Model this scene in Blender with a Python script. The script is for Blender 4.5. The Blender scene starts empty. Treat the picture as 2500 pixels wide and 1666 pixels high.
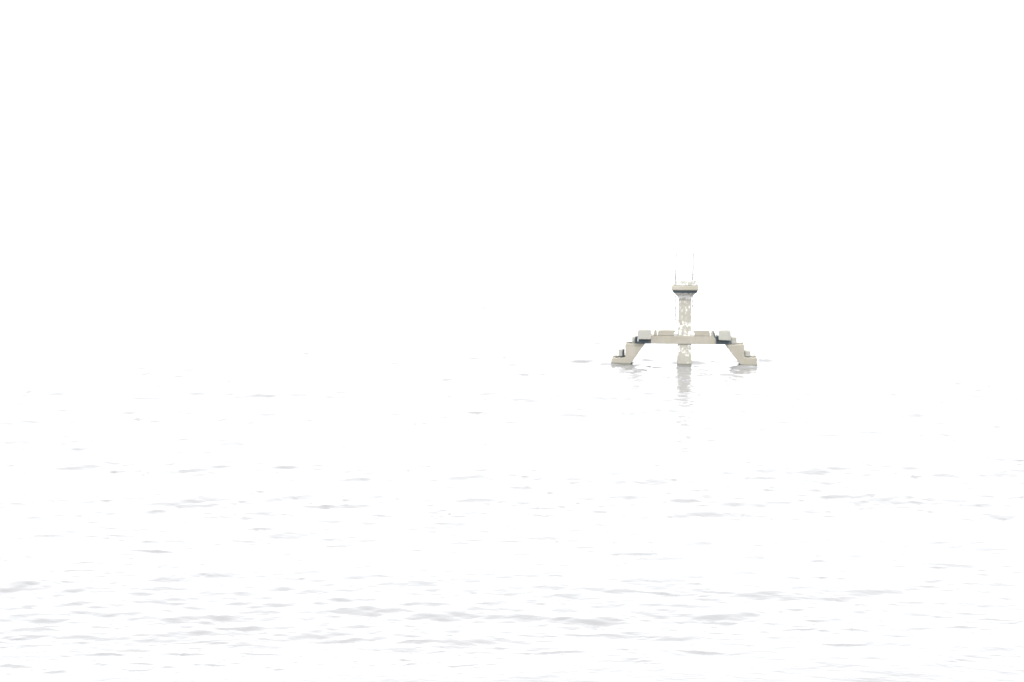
import bpy, bmesh, math, random
import numpy as np
from mathutils import Vector

random.seed(7)
rng = np.random.default_rng(11)
scene = bpy.context.scene
col = scene.collection
R = math.radians

# ------------------------------------------------------------------ camera, sky, sun, exposure
FPX = 3870.0                      # focal length in pixels of the 2500 px wide photograph
HORIZON = 457.0
PITCH = math.atan((833 - HORIZON) / FPX)
DIST = 100.0                      # metres to the front of the diving platform

def ray(x, y):
    dx, dy = (x - 1250) / FPX, -(y - 833) / FPX
    c, s = math.cos(PITCH), math.sin(PITCH)
    return Vector((dx, c + dy * s, -s + dy * c))

_r = ray(1670, 891)
CAM_H = -_r.z / _r.y * DIST

cd = bpy.data.cameras.new('camera')
cam = bpy.data.objects.new('camera', cd)
col.objects.link(cam)
cam.location = (0, 0, CAM_H)
cam.rotation_euler = (R(90) - PITCH, 0, 0)
cd.sensor_width = 36
cd.lens = FPX / 2500 * 36
cd.clip_start = 0.5
cd.clip_end = 60000
scene.camera = cam

SUN_EL, SUN_AZ = R(52), R(28)     # azimuth: to the right of straight behind the camera
world = bpy.data.worlds.new('World')
scene.world = world
world.use_nodes = True
wn, wl = world.node_tree.nodes, world.node_tree.links
wn.clear()
sky = wn.new('ShaderNodeTexSky')
sky.sky_type = 'NISHITA'
sky.sun_disc = False
sky.sun_elevation = SUN_EL
sky.sun_rotation = math.pi - SUN_AZ
sky.air_density = 1.0
sky.dust_density = 6.0
sky.ozone_density = 1.0
# thin bright overcast veil over the blue: the sky colour is washed towards white
veil = wn.new('ShaderNodeMix'); veil.data_type = 'RGBA'
veil.inputs['Factor'].default_value = 0.75
veil.inputs['B'].default_value = (17.5, 17.5, 17.5, 1)
bg = wn.new('ShaderNodeBackground')
bg.inputs['Strength'].default_value = 0.1
wo = wn.new('ShaderNodeOutputWorld')
wl.new(sky.outputs[0], veil.inputs['A'])
wl.new(veil.outputs['Result'], bg.inputs['Color'])
wl.new(bg.outputs[0], wo.inputs['Surface'])

sd = bpy.data.lights.new('sun', 'SUN')
sd.energy = 2.2
sd.angle = R(0.5)
sd.color = (1.0, 0.95, 0.88)
sun = bpy.data.objects.new('sun', sd)
col.objects.link(sun)
sv = Vector((math.sin(SUN_AZ) * math.cos(SUN_EL), -math.cos(SUN_AZ) * math.cos(SUN_EL), math.sin(SUN_EL)))
sun.rotation_euler = sv.to_track_quat('Z', 'Y').to_euler()
sun.location = (40, -60, 90)

scene.view_settings.view_transform = 'Standard'
scene.view_settings.look = 'None'
scene.view_settings.exposure = 1.25
scene.view_settings.gamma = 1
scene.view_settings.use_curve_mapping = False

# ------------------------------------------------------------------ materials
def nodes_of(name):
    m = bpy.data.materials.new(name)
    m.use_nodes = True
    nt = m.node_tree
    return m, nt.nodes, nt.links, nt.nodes['Principled BSDF']

def concrete(name, base, dark, paint=0.0, scale=1.0, banded=False):
    """weathered cast concrete; paint = how much old white paint / lime still clings to it"""
    m, n, l, b = nodes_of(name)
    tc = n.new('ShaderNodeTexCoord')
    ns = n.new('ShaderNodeTexNoise'); ns.inputs['Scale'].default_value = 1.6 * scale
    ns.inputs['Detail'].default_value = 7; ns.inputs['Roughness'].default_value = .62
    l.new(tc.outputs['Object'], ns.inputs['Vector'])
    cr = n.new('ShaderNodeValToRGB')
    cr.color_ramp.elements[0].position = .34; cr.color_ramp.elements[0].color = (*dark, 1)
    cr.color_ramp.elements[1].position = .62; cr.color_ramp.elements[1].color = (*base, 1)
    l.new(ns.outputs['Fac'], cr.inputs['Fac'])
    out = cr.outputs['Color']
    # fine pitting
    nf = n.new('ShaderNodeTexNoise'); nf.inputs['Scale'].default_value = 26; nf.inputs['Detail'].default_value = 5
    l.new(tc.outputs['Object'], nf.inputs['Vector'])
    mf = n.new('ShaderNodeMix'); mf.data_type = 'RGBA'; mf.blend_type = 'MULTIPLY'
    mf.inputs['Factor'].default_value = .55
    rf = n.new('ShaderNodeValToRGB'); rf.color_ramp.elements[0].position = .3
    rf.color_ramp.elements[0].color = (.62, .62, .6, 1); rf.color_ramp.elements[1].position = .55
    l.new(nf.outputs['Fac'], rf.inputs['Fac'])
    l.new(out, mf.inputs['A']); l.new(rf.outputs['Color'], mf.inputs['B'])
    out = mf.outputs['Result']
    # pale greenish algae film, streaked downwards
    mp = n.new('ShaderNodeMapping'); mp.inputs['Scale'].default_value = (3.2, 3.2, .7)
    l.new(tc.outputs['Object'], mp.inputs['Vector'])
    na = n.new('ShaderNodeTexNoise'); na.inputs['Scale'].default_value = 1.5; na.inputs['Detail'].default_value = 4
    l.new(mp.outputs[0], na.inputs['Vector'])
    ra = n.new('ShaderNodeMapRange'); ra.inputs['From Min'].default_value = .5; ra.inputs['From Max'].default_value = .68
    ra.inputs['To Max'].default_value = .55
    l.new(na.outputs['Fac'], ra.inputs['Value'])
    ma = n.new('ShaderNodeMix'); ma.data_type = 'RGBA'
    ma.inputs['B'].default_value = (base[0] * .82, base[1] * .88, base[2] * .72, 1)
    l.new(ra.outputs['Result'], ma.inputs['Factor']); l.new(out, ma.inputs['A'])
    out = ma.outputs['Result']
    if paint > 0:
        npn = n.new('ShaderNodeTexNoise'); npn.inputs['Scale'].default_value = 8.5
        npn.inputs['Detail'].default_value = 9; npn.inputs['Roughness'].default_value = .68
        mq = n.new('ShaderNodeMapping'); mq.inputs['Scale'].default_value = (1, 1, .5)
        l.new(tc.outputs['Object'], mq.inputs['Vector']); l.new(mq.outputs[0], npn.inputs['Vector'])
        rp = n.new('ShaderNodeMapRange')
        # the paint has survived best in a few courses
        sx = n.new('ShaderNodeSeparateXYZ'); l.new(tc.outputs['Object'], sx.inputs[0])
        dv = n.new('ShaderNodeMath'); dv.operation = 'DIVIDE'; dv.inputs[1].default_value = 5.0
        l.new(sx.outputs['Z'], dv.inputs[0])
        hb = n.new('ShaderNodeValToRGB'); els = hb.color_ramp.elements
        els[0].position = 0; els[0].color = (.38, .38, .38, 1)
        els[1].position = 1; els[1].color = (.5, .5, .5, 1)
        for p, v in ((.08, .42), (.14, .60), (.20, .60), (.25, .50), (.30, .50), (.36, .62), (.43, .54), (.50, .66), (.55, .46), (.70, .50), (.82, .52), (.86, .84), (.895, .66)):
            e = els.new(p); e.color = (v, v, v, 1)
        l.new(dv.outputs[0], hb.inputs['Fac'])
        av = n.new('ShaderNodeMath'); av.operation = 'MULTIPLY_ADD'; av.inputs[1].default_value = .55 if banded else 0
        l.new(hb.outputs['Color'], av.inputs[0]); l.new(npn.outputs['Fac'], av.inputs[2])
        t = .72 - paint * .4 + (.27 if banded else 0)
        rp.inputs['From Min'].default_value = t; rp.inputs['From Max'].default_value = t + .08
        l.new(av.outputs[0], rp.inputs['Value'])
        mpn = n.new('ShaderNodeMix'); mpn.data_type = 'RGBA'
        mpn.inputs['B'].default_value = (.46, .46, .45, 1)
        l.new(rp.outputs['Result'], mpn.inputs['Factor']); l.new(out, mpn.inputs['A'])
        out = mpn.outputs['Result']
    # soaked and weedy just above the water line
    sw_ = n.new('ShaderNodeSeparateXYZ'); l.new(tc.outputs['Object'], sw_.inputs[0])
    nw = n.new('ShaderNodeMath'); nw.operation = 'MULTIPLY_ADD'; nw.inputs[1].default_value = -.22
    l.new(ns.outputs['Fac'], nw.inputs[0]); l.new(sw_.outputs['Z'], nw.inputs[2])
    rw = n.new('ShaderNodeMapRange'); rw.inputs['From Min'].default_value = -.07; rw.inputs['From Max'].default_value = .0
    rw.inputs['To Min'].default_value = 1; rw.inputs['To Max'].default_value = 0
    l.new(nw.outputs[0], rw.inputs['Value'])
    mw = n.new('ShaderNodeMix'); mw.data_type = 'RGBA'; mw.inputs['B'].default_value = (.10, .105, .088, 1)
    l.new(rw.outputs['Result'], mw.inputs['Factor']); l.new(out, mw.inputs['A'])
    out = mw.outputs['Result']
    l.new(out, b.inputs['Base Color'])
    b.inputs['Roughness'].default_value = .88
    b.inputs['Specular IOR Level'].default_value = .25
    bp = n.new('ShaderNodeBump'); bp.inputs['Strength'].default_value = .5; bp.inputs['Distance'].default_value = .02
    l.new(nf.outputs['Fac'], bp.inputs['Height'])
    l.new(bp.outputs[0], b.inputs['Normal'])
    return m

M = {}
M['cream'] = concrete('cream_concrete', (.226, .216, .192), (.192, .184, .158), paint=.12)
M['grey'] = concrete('pale_grey_concrete', (.240, .241, .229), (.214, .216, .202))
M['shaft'] = concrete('flaking_painted_concrete', (.240, .236, .216), (.205, .200, .178), paint=.42, banded=True)
M['worn'] = concrete('white_flaked_concrete', (.24, .24, .225), (.21, .21, .195), paint=.62)
M['floor'] = concrete('sunlit_tone_deck', (.32, .32, .31), (.28, .28, .27))  # paler than the other concrete: sunlight on the deck top put into the colour
M['shade'] = concrete('painted_shade_concrete', (.062, .078, .090), (.050, .064, .076))  # dark colour standing in for shade under the slab and round the boxes

m, n, l, b = nodes_of('galvanised_metal')
b.inputs['Base Color'].default_value = (.08, .085, .09, 1)
b.inputs['Metallic'].default_value = .3
b.inputs['Roughness'].default_value = .55
M['metal'] = m

# sea water: pale turbid body under a clear dielectric surface
m, n, l, b = nodes_of('sea_water')
tc = n.new('ShaderNodeTexCoord')
nb = n.new('ShaderNodeTexNoise'); nb.inputs['Scale'].default_value = .05; nb.inputs['Detail'].default_value = 3
l.new(tc.outputs['Object'], nb.inputs['Vector'])
cr = n.new('ShaderNodeValToRGB')
cr.color_ramp.elements[0].position = .35; cr.color_ramp.elements[0].color = (.124, .127, .133, 1)
cr.color_ramp.elements[1].position = .65; cr.color_ramp.elements[1].color = (.128, .130, .135, 1)
l.new(nb.outputs['Fac'], cr.inputs['Fac'])
l.new(cr.outputs['Color'], b.inputs['Base Color'])
b.inputs['IOR'].default_value = 1.333
b.inputs['Roughness'].default_value = .04
mp = n.new('ShaderNodeMapping'); mp.inputs['Scale'].default_value = (1.0, 2.2, 1)
l.new(tc.outputs['Object'], mp.inputs['Vector'])
nr = n.new('ShaderNodeTexNoise'); nr.inputs['Scale'].default_value = 3.4; nr.inputs['Detail'].default_value = 4
l.new(mp.outputs[0], nr.inputs['Vector'])
bp = n.new('ShaderNodeBump'); bp.inputs['Strength'].default_value = .34; bp.inputs['Distance'].default_value = .06
l.new(nr.outputs['Fac'], bp.inputs['Height'])
l.new(bp.outputs[0], b.inputs['Normal'])
M['sea'] = m

# ------------------------------------------------------------------ water
# wavelets that can be made out singly in the photograph: centre x, y, half width, half height (2353 px wide picture)
MARKS = [(60,1462,70,9),(20,1468,50,7),(250,1501,60,4),(325,1542,40,4),(1000,1528,30,4),(540,1527,45,4),(390,1535,30,4),
 (1525,1361,105,6),(1310,1376,15,3),(1505,1340,30,3),(40,1465,62,10),(250,1503,85,5),(230,1528,24,6),(325,1527,40,5),
 (790,1470,72,8),(950,1477,62,7),(980,1462,80,5),(540,1448,60,6),(460,1475,120,3),(460,1490,80,3),(430,1503,60,4),
 (590,1505,60,4),(640,1542,15,4),(500,1530,60,4),(30,1530,44,8),(130,1545,38,6),(200,1517,40,3),(70,1500,50,3),
 (90,1485,50,3),(150,1473,60,3),(1100,1500,60,6),(1260,1502,82,6),(1080,1535,30,4),(1040,1538,20,4),(950,1530,30,4),
 (1290,1456,140,4),(1430,1497,40,5),(1480,1525,25,4),(1600,1503,60,6),(1940,1483,60,5),(1840,1446,60,5),(1650,1455,55,5),
 (1970,1448,60,5),(1650,1425,50,3),(2280,1423,70,4),(2220,1441,70,4),(2290,1511,35,3),(2210,1522,30,3),(2070,1388,45,5),
 (1970,1386,30,4),(1840,1397,25,4),(1880,1424,40,4),(1430,1424,25,4),(1290,1422,40,4),(1420,1440,30,3),(2130,1349,30,4),
 (2200,1351,40,2),(1890,1331,30,4),(1820,1330,25,3),(2065,1301,35,5),(2150,1302,30,3),(2240,1312,60,3),(2340,1316,20,4),
 (1340,1256,60,4),(1470,1273,45,5),(1430,1286,25,3),(1200,1272,40,3),(960,1262,35,4),(760,1241,35,4),(590,1221,45,5),
 (570,1245,50,3),(340,1266,90,6),(95,1235,50,4),(260,1235,45,3),(60,1335,75,5),(20,1325,50,3),(190,1310,50,3),
 (310,1307,40,3),(450,1325,25,3),(690,1333,15,4),(1650,1192,65,4),(1230,1185,70,4),(1040,1185,90,4),(870,1186,50,3),
 (740,1161,60,5),(580,1190,60,4),(490,1180,45,5),(190,1165,60,3),(290,1162,40,3),(1250,1168,50,3),(1610,1162,25,3),
 (2220,1172,60,3),(2330,1147,40,4),(2340,1198,25,3),(1930,1148,50,4),(1950,1120,30,4),(2160,1075,20,4),(2100,1092,25,2),
 (1230,1101,35,4),(1770,1128,20,2),(50,1078,30,4),(330,1087,20,3),(600,1087,30,2),(410,1117,20,3),(1115,1024,11,4),
 (1480,1058,40,2),(10,1000,25,3),(130,992,25,3),(520,995,30,2),(380,967,50,2),(310,965,30,3),(250,942,30,3),(40,929,25,2),
 (530,934,30,2),(340,938,15,2),(840,979,15,2),(1400,958,40,2),(1470,967,25,2),(1835,920,20,3),(1850,962,12,2),
 (1975,988,25,2),(2250,895,15,3),(1810,973,50,2),(1755,949,20,2),(2140,970,25,2),(2105,829,30,2),(810,716,10,2),
 (1110,707,10,2),(1340,715,8,2),(1245,705,7,2),(1350,833,44,3),(1396,837,24,3),(1440,852,25,2),(1475,850,14,2),(1785,830,38,3),
 (1750,835,24,3),(1640,827,26,2),(1700,846,18,2),(1600,905,14,2),(1575,921,18,2),(1550,832,16,2),(1375,835,30,2),(1330,833,25,1.6),(1762,832,24,2),(1805,829,24,1.6),(1470,856,16,1.6),(1460,849,12,1.6),(1690,851,14,1.6),(1560,845,12,2),(1345,831,30,2),(1390,832,18,2),(1752,832,16,2),(1770,829,18,2),(1425,846,16,2),(1735,843,16,2),(1640,834,20,2),(1662,826,16,2),(1490,842,10,2),(1615,860,8,2),(1560,868,8,2),(1590,885,9,2),(1575,874,9,2),(1600,842,12,2)]

def water_mesh():
    ys = []
    y = 1770.0
    while y > 466:                       # rows: denser round the tower, coarser when far
        ys.append(y); y -= 1.45 if y > 1150 else (.7 if y > 640 else 2.4)
    D = [CAM_H * FPX / (yy - HORIZON) for yy in ys]
    D = [(CAM_H * math.cos(math.atan((yy-833)/FPX)) / math.sin(math.atan((yy-833)/FPX) + PITCH)) for yy in ys]
    d = D[-1]
    while d < 50000:
        d *= 1.25; D.append(d)
    D = np.array(D)
    a = np.linspace(-.38, .38, 1020)
    side = np.concatenate([-np.array([6, 3.2, 2, 1.3, .9, .7, .56, .46]), a, np.array([.46, .56, .7, .9, 1.3, 2, 3.2, 6])])
    X = (D[:, None] * side[None, :]).astype(np.float32)
    Y = np.broadcast_to(D[:, None], X.shape).astype(np.float32)
    step = np.maximum(np.gradient(D), 1.15*D*D/(FPX*CAM_H)).astype(np.float32)[:, None]      # shortest wave kept grows with distance
    xstep = np.maximum(D * (a[1] - a[0]), 1e-3)[:, None]
    Z = np.zeros_like(X)
    # gust patches: slowly varying strength of the chop
    g = np.zeros_like(X)
    for k in range(10):
        lam = rng.uniform(7, 26); th = rng.normal(0, .35)
        g += np.sin(2*math.pi/lam*(X*math.sin(th)*.5 + Y*math.cos(th)) + rng.uniform(0, 6.28))
    g = 1 + .30 * g / math.sqrt(5)
    g = np.clip(g, .3, 1.8) * np.clip(Y/42, .9, 3.0)**.36 * (.45 + .55*np.clip((Y-36.5)/1.6, 0, 1))     # rougher away from the shelter of the shore
    g *= 1 - .75*np.exp(-((X+5.6)/3)**2 - ((Y-84)/5)**2)       # a smoother slick
    def comp(lam, th, slope, mod):
        k = 2*math.pi/lam
        fade = np.clip((lam/ (2.6*step)) - .6, 0, 1)
        ph = k*(X*math.sin(th) + Y*math.cos(th)) + rng.uniform(0, 6.28)
        w = np.sin(ph)
        return (slope/k) * w * fade * (g if mod else 1)
    for i in range(6):
        Z += comp(rng.uniform(4.5, 10), rng.normal(0, .12), .020, False)
    for i in range(30):
        lam = 10**rng.uniform(math.log10(1.0), math.log10(3.6))
        Z += comp(lam, rng.normal(.05, .38), CHOP, True)
    for i in range(44):
        lam = 10**rng.uniform(math.log10(.28), math.log10(.9))
        Z += comp(lam, rng.normal(0, .5), RIP, True)
    # single wavelets, and small stray ones between them
    stray = []
    for (mx, my, hw, hh) in MARKS:        # ragged little companions round each larger wavelet
        for k in range(int(1 + hw/22)):
            if my > 900:
                stray.append((mx + random.gauss(0, hw*.9), my + random.gauss(0, hh*1.6), random.uniform(6, 8+hw*.25), random.uniform(1.4, 2.3)))
    for band in ((1455, 55, 75), (1520, 20, 90), (1165, 28, 90), (1290, 45, 50), (1390, 18, 22), (1080, 40, 45)):
        for k in range(band[2]):
            mx = random.uniform(-20, 2370) if band[0] != 1520 else random.uniform(-20, 1150)
            stray.append((mx, min(1548, random.gauss(band[0], band[1]*.7)), 10*random.lognormvariate(0, .5), random.uniform(1.5, 2.8)))
    n1 = len(stray)
    while len(stray) < n1 + 300:
        my = 690 + 640*random.random()**.72
        q = (my-560)/860
        stray.append((random.uniform(-20, 2370), my, (6+16*q)*random.lognormvariate(0, .45), (1.9+1.0*q)*random.uniform(.8, 1.2)))
    for (mx, my, hw, hh) in MARKS + stray:
        s = 2500/2353
        r = ray(mx*s, my*s); t = -CAM_H / r.z
        cx, cy = r.x*t, r.y*t
        gz = math.atan(CAM_H/cy)
        slope = math.tan(max(R(4), R(MARK_DEG + (10 if 690 < my < 930 else 0 if my < 690 else 6 if my < 1100 else 4 if hw > 50 else 2)) - gz))
        sw = hw*s*cy/FPX*(.6 if my > 1350 else .56)*(1.25 if 800 < my < 900 else 1)
        sig = hh*s*cy/FPX/(slope*math.cos(gz) + math.sin(gz))*(.78 if my > 560 else 1)
        sig = max(sig, .75*(cy*cy/(FPX*CAM_H))*(.7 if 605 < my < 1080 else 1.5))
        tilt = random.gauss(0, .12)
        j0, j1 = np.searchsorted(D, cy-6*sig-2.5), np.searchsorted(D, cy+6*sig+2.5)
        xs, yy = X[j0:j1]-cx, Y[j0:j1]-cy
        wob = .35*sig*np.sin(xs/(sw*.55)+random.uniform(0, 6)) + tilt*xs + .5*sig*np.sin(xs/(sw*.23)+random.uniform(0, 6))*.6
        sd_ = (yy - wob)/sig
        Z[j0:j1] += slope*sig*sd_*np.exp(-.5*sd_*sd_)*np.exp(-.5*(np.abs(xs)/sw)**2.6)
    nr, nc = X.shape
    V = np.stack([X, Y, Z], -1).reshape(-1, 3)
    idx = np.arange(nr*nc).reshape(nr, nc)
    F = np.stack([idx[:-1, :-1], idx[:-1, 1:], idx[1:, 1:], idx[1:, :-1]], -1).reshape(-1, 4)
    # the sea goes on beside and behind the camera
    d0 = D[0]
    B = np.array([[-6*d0, d0, 0], [6*d0, d0, 0], [6*d0, -400, 0], [-6*d0, -400, 0],
                  [-50000*6, 50000, -.5], [50000*6, 50000, -.5], [50000*6, -50000, -.5], [-50000*6, -50000, -.5]], float)
    n0 = len(V)
    V = np.concatenate([V, B])
    me = bpy.data.meshes.new('water')
    extra = [[n0+3, n0+2, n0+1, n0], [n0+7, n0+6, n0+2, n0+3], [n0+6, n0+5, n0+1, n0+2], [n0+7, n0+3, n0, n0+4]]
    nf = len(F) + len(extra)
    me.vertices.add(len(V)); me.vertices.foreach_set('co', V.astype(np.float32).ravel())
    loops = np.concatenate([F.ravel(), np.array(extra).ravel()]).astype(np.int32)
    me.loops.add(len(loops)); me.loops.foreach_set('vertex_index', loops)
    me.polygons.add(nf)
    me.polygons.foreach_set('loop_start', np.arange(nf, dtype=np.int32)*4)
    me.polygons.foreach_set('use_smooth', np.ones(nf, bool))
    me.update(calc_edges=True)
    o = bpy.data.objects.new('water', me)
    me.materials.append(M['sea'])
    col.objects.link(o)
    o['kind'] = 'structure'
    return o

CHOP, RIP, MARK_DEG = .0150, .0145, 33
water_mesh()

# ------------------------------------------------------------------ diving platform
U0 = 865.0
def at(u, v, dy=0.0):
    """point at depth DIST+dy seen at (u, v) of the enlarged detail (3.92 x, origin 1450, 590)"""
    r = ray(1450 + u/3.92, 590 + v/3.92)
    t = (DIST + dy)/r.y
    return Vector((r.x*t, DIST + dy, CAM_H + r.z*t))

base = at(U0, 1180)
root = bpy.data.objects.new('diving_platform', None)
root.location = (base.x, DIST, 0)
root.rotation_euler.z = -math.atan2(base.x, DIST)      # it faces the camera squarely
col.objects.link(root)
root['label'] = 'weathered concrete diving tower with stepped stairs on both sides, standing flooded in the sea'
root['category'] = 'diving tower'

def link(name, bm, mat, parent=root, label=None, bevel=.025, smooth=False):
    bmesh.ops.recalc_face_normals(bm, faces=bm.faces)
    if bevel:
        es = [e for e in bm.edges if len(e.link_faces) == 2 and e.calc_face_angle(0) > .4]
        bmesh.ops.bevel(bm, geom=es, offset=bevel, segments=2, profile=.6, affect='EDGES', clamp_overlap=True)
    me = bpy.data.meshes.new(name)
    bm.to_mesh(me); bm.free()
    me.materials.append(mat)
    if smooth:
        me.polygons.foreach_set('use_smooth', [True]*len(me.polygons))
    o = bpy.data.objects.new(name, me)
    col.objects.link(o)
    o.parent = parent
    if label: o['label'] = label
    return o

def local(p):
    dy = p.y - DIST
    return Vector(((p.x/(1 + dy/DIST) - base.x)*(1 + dy/DIST), dy, p.z))

def prism(bm, uv, d0, d1, ref=None):
    """extrude an outline seen at depth d0 back to d1"""
    pts = [local(at(u, v, d0)) for u, v in uv]
    f = [bm.verts.new(p) for p in pts]
    k = [bm.verts.new((p.x, d1, p.z)) for p in pts]
    bm.faces.new(f)
    bm.faces.new(k[::-1])
    n = len(f)
    for i in range(n):
        bm.faces.new((f[i], k[i], k[(i+1) % n], f[(i+1) % n]))

def piece(name, uv, d0, d1, mat, label=None, bevel=.025, parent=root):
    bm = bmesh.new(); prism(bm, uv, d0, d1)
    return link(name, bm, mat, parent, label, bevel)

def rect(u0, v0, u1, v1):
    return [(u0, v0), (u1, v0), (u1, v1), (u0, v1)]

def boxm(bm, x0, x1, y0, y1, z0, z1):
    vs = [bm.verts.new((x, y, z)) for z in (z0, z1) for x, y in ((x0, y0), (x1, y0), (x1, y1), (x0, y1))]
    for f in ((3, 2, 1, 0), (4, 5, 6, 7), (0, 1, 5, 4), (1, 2, 6, 5), (2, 3, 7, 6), (3, 0, 4, 7)):
        bm.faces.new([vs[i] for i in f])

BACK = 1.7
DEEP = 1420      # v far below the water line
# deck
deck = piece('deck', [(546, 905), (1170, 905), (1170, 981), (546, 981)], 0, BACK, M['cream'], bevel=.02)
bm = bmesh.new(); boxm(bm, -2.05, 1.95, .163, BACK-.01, 1.815, 1.835)
link('deck_floor', bm, M['floor'], bevel=0)
# shaft
CW, CY0, CY1 = .43, .06, .98
bm = bmesh.new()
prof = [(-2.2, .475, .0), (.0, .455, 0), (.5, .450, 0), (1.25, .435, 0), (2.0, .425, 0), (3.0, .405, 0), (3.9, .395, 0), (4.22, .41, 0), (4.36, .47, 0), (4.58, .70, 0)]
rings = []
ymid = (CY0+CY1)/2
for z, hw, _ in prof:
    k = max(0, hw-.43)
    dy = (CY1-CY0)/2*hw/.43
    c = .03
    ring = []
    for sx, sy in ((-1, -1), (1, -1), (1, 1), (-1, 1)):
        a1, a2 = (hw-c)*sx, dy*sy
        b1, b2 = hw*sx, (dy-c)*sy
        pr = [(a1, a2), (b1, b2)]
        if sx*sy < 0: pass
        ring += pr if (sx*sy < 0) else pr[::-1]
    rings.append([bm.verts.new((x, ymid+y, z)) for x, y in ring])
for r0, r1 in zip(rings, rings[1:]):
    for i in range(8):
        bm.faces.new((r0[i], r0[(i+1) % 8], r1[(i+1) % 8], r1[i]))
bm.faces.new(rings[0][::-1]); bm.faces.new(rings[-1])
link('column', bm, M['shaft'], bevel=0)
# inset band coloured dark as the slab's shadow, slab, worn parapet
def tub(name, hwt, hwb, z0, z1, mat, y0, y1, off=0, bevel=.04, label=None, parent=root):
    bm = bmesh.new()
    ym = (y0+y1)/2; hd = (y1-y0)/2
    vs = []
    for z, h in ((z0, hwb), (z1, hwt)):
        d = hd*h/max(hwt, hwb)
        vs.append([bm.verts.new((off+sx*h, ym+sy*d, z)) for sx, sy in ((-1, -1), (1, -1), (1, 1), (-1, 1))])
    bm.faces.new(vs[0][::-1]); bm.faces.new(vs[1])
    for i in range(4):
        bm.faces.new((vs[0][i], vs[0][(i+1) % 4], vs[1][(i+1) % 4], vs[1][i]))
    return link(name, bm, mat, parent, label, bevel)
PY0, PY1 = -.36, 1.40
tub('shade_band', .80, .73, 4.583, 4.745, M['shade'], PY0+.07, PY1-.07, bevel=.0, label='inset band under the top platform, shadow painted in')
tub('platform_slab', .825, .865, 4.75, 5.04, M['cream'], PY0, PY1, bevel=.06)
# worn parapet on top: front wall, two returns, back wall
px0, px1 = -.60, .79
bm = bmesh.new()
boxm(bm, px0, px1, -.30, -.16, 5.043, 5.36)
par = link('parapet', bm, M['worn'], bevel=.03, label='chipped white parapet of the top platform')
for x in (px0, px1-.13):
    bm = bmesh.new(); boxm(bm, x, x+.13, -.157, 1.3, 5.043, 5.33)
    link('parapet_return', bm, M['worn'], parent=par, bevel=.03)

# deck parapets and posts, left then right
piece('deck_parapet', [(622, 852), (700, 849), (782, 851), (784, 864), (768, 876), (764, 890), (772, 903), (616, 903), (611, 884)], 0.004, .16, M['cream'], bevel=.03)
piece('deck_parapet', [(950, 850), (1030, 852), (1106, 850), (1109, 903), (958, 903), (966, 890), (962, 876), (950, 864)], 0.004, .16, M['cream'], bevel=.03)
piece('deck_post', [(580, 848), (601, 850), (606, 903), (570, 903), (576, 880)], 0.004, .16, M['cream'])
piece('deck_post', [(1122, 850), (1148, 850), (1160, 903), (1120, 903)], 0.004, .16, M['cream'])

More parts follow.
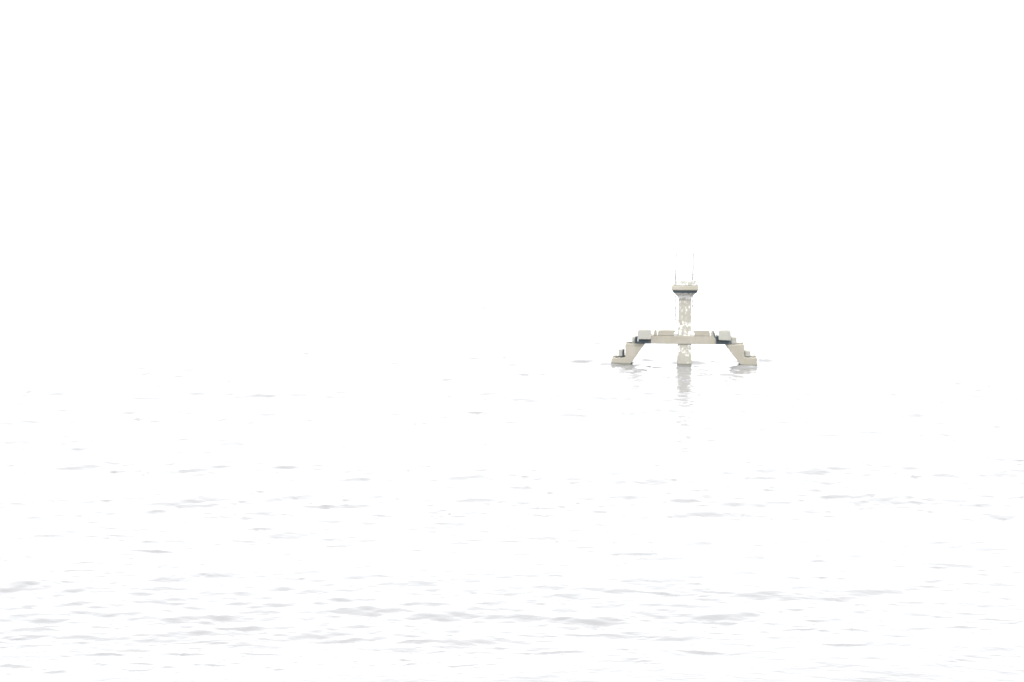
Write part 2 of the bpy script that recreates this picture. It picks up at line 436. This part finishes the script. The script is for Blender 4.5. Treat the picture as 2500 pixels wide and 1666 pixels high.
# landing boxes, stairs
def side(sg):
    L = sg < 0
    fx = (lambda u: u) if L else (lambda u: 2*U0 - u + 0)
    # landing slab behind the box
    if L:
        box = [(423, 856), (436, 849), (540, 849), (549, 862), (546, 942), (424, 942), (418, 890)]
        low = [(424, 944), (545, 944), (545, 981), (424, 981)]
        b1 = rect(366, 920, 416, 983)
        leg = [(300, 986), (492, 983), (340, 1188), (200, 1380), (200, 1380), (300, 1250)]
        leg = [(302, 986), (490, 984), (345, 1185), (170, 1425), (-60, 1425), (60, 1260), (165, 1185), (167, 1142), (177, 1125), (198, 1120), (213, 1127), (242, 1120), (262, 1124), (300, 1115)]
        b2 = rect(237, 1042, 290, 1106)
    else:
        box = [(1196, 849), (1298, 849), (1306, 870), (1309, 946), (1192, 942), (1188, 900)]
        low = [(1172, 907), (1190, 912), (1190, 946), (1306, 948), (1306, 981), (1172, 981)]
        b1 = rect(1310, 914, 1363, 976)
        leg = [(1252, 984), (1400, 984), (1432, 980), (1436, 1102), (1468, 1109), (1498, 1103), (1519, 1111), (1547, 1104), (1557, 1119), (1551, 1149), (1563, 1185), (1670, 1260), (1800, 1425), (1570, 1425), (1405, 1185)]
        b2 = rect(1440, 1042, 1494, 1098)
    lb = 'pale grey landing box at the top of the stairs'
    # box: a tub of four walls with a floor, jutting out towards the camera
    p0 = local(at(box[0][0], 942, -.34)); p1 = local(at(box[3 if L else 2][0], 942, -.34))
    x0, x1 = min(p0.x, p1.x), max(p0.x, p1.x)
    o = piece('landing_box', box, -.34, -.20, M['grey'], lb, bevel=.045)
    z0 = local(at(600, 941, -.34)).z; z1 = local(at(600, 851, -.34)).z
    for x in (x0+.01, x1-.15):
        bm = bmesh.new(); boxm(bm, x, x+.13, -.197, .95, z0, z1-.03)
        link('side_wall', bm, M['grey'], parent=o, bevel=.025)
    bm = bmesh.new(); boxm(bm, x0+.145, x1-.155, -.197, .95, z0, z0+.14)
    link('floor_slab', bm, M['grey'], parent=o, bevel=0)
    bm = bmesh.new(); boxm(bm, x0+.01, x1-.02, .953, 1.08, z0, z1-.06)
    link('back_wall', bm, M['grey'], parent=o, bevel=.025)
    piece('landing_base', low, .05, BACK-.4, M['shade'], 'wall under the landing box, painted dark as its shadow', bevel=.01)  # the shadow below the box is put into this wall's colour
    # stringer wall with sloping soffit, a rear one behind the treads
    piece('stair_wall', leg, 0.0, .30, M['cream'], bevel=.03)
    lg = [local(at(u, v, 0)) for u, v in leg]
    bm = bmesh.new()
    f = [bm.verts.new((p.x, BACK-.3, p.z)) for p in lg]; k = [bm.verts.new((p.x, BACK, p.z)) for p in lg]
    bm.faces.new(f); bm.faces.new(k[::-1])
    for i in range(len(f)):
        bm.faces.new((f[i], k[i], k[(i+1) % len(f)], f[(i+1) % len(f)]))
    link('stair_wall', bm, M['cream'], bevel=.03)
    piece('stair_block', b1, .34, BACK-.33, M['grey'], bevel=.035)
    piece('stair_block', b2, .34, BACK-.33, M['grey'], bevel=.035)
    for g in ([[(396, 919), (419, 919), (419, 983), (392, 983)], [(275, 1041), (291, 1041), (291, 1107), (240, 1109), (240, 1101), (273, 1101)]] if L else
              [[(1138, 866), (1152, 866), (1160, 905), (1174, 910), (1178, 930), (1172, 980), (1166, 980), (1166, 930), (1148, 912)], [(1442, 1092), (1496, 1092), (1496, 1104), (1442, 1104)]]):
        piece('shade_strip', g, (.335 if g[0][0] != 1138 else -.003), (.5 if g[0][0] != 1138 else .1), M['shade'], 'narrow dark strip, a painted shadow on the concrete', bevel=0)  # thin added pieces that paint the shadows beside boxes and walls
    # treads between the walls
    xa = abs(lg[0].x if L else lg[2].x)
    for i in range(7):
        zt = 1.27 - i*.205
        xi = 2.83 + i*.165
        bm = bmesh.new(); boxm(bm, *( (sg*(xi+.27), sg*(xi-.15)) if L else (xi-.15, xi+.27) ), .303, BACK-.303, zt-.2, zt)
        link('step', bm, M['cream'], bevel=.015)
side(-1); side(1)

# two slender poles of the ladder on the column
def tube(bm, p, q, r, n=8):
    p, q = Vector(p), Vector(q)
    d = (q-p).normalized()
    a = d.orthogonal().normalized(); b_ = d.cross(a)
    A, B = [], []
    for i in range(n):
        t = 2*math.pi*i/n
        o_ = a*math.cos(t)*r + b_*math.sin(t)*r
        A.append(bm.verts.new(p+o_)); B.append(bm.verts.new(q+o_))
    for i in range(n):
        bm.faces.new((A[i], A[(i+1) % n], B[(i+1) % n], B[i]))
    bm.faces.new(A[::-1]); bm.faces.new(B)
for x, zb in ((-.60, 2.65), (.485, 3.55)):
    yk = 1.47
    bm = bmesh.new(); tube(bm, (x, yk, zb), (x, yk, 4.7), .020); tube(bm, (x, yk, 4.7), (x+.01, yk, 7.05), .041)
    pole = link('ladder_pole', bm, M['metal'], bevel=0, smooth=True)
    for z in ((2.75, 3.82) if x < 0 else (3.7,)):
        bm = bmesh.new(); tube(bm, (x, yk, z), (.38*(1 if x > 0 else -1), .9, z), .016, 6)
        link('bracket', bm, M['metal'], parent=pole, bevel=0)

scene.render.engine = 'CYCLES'
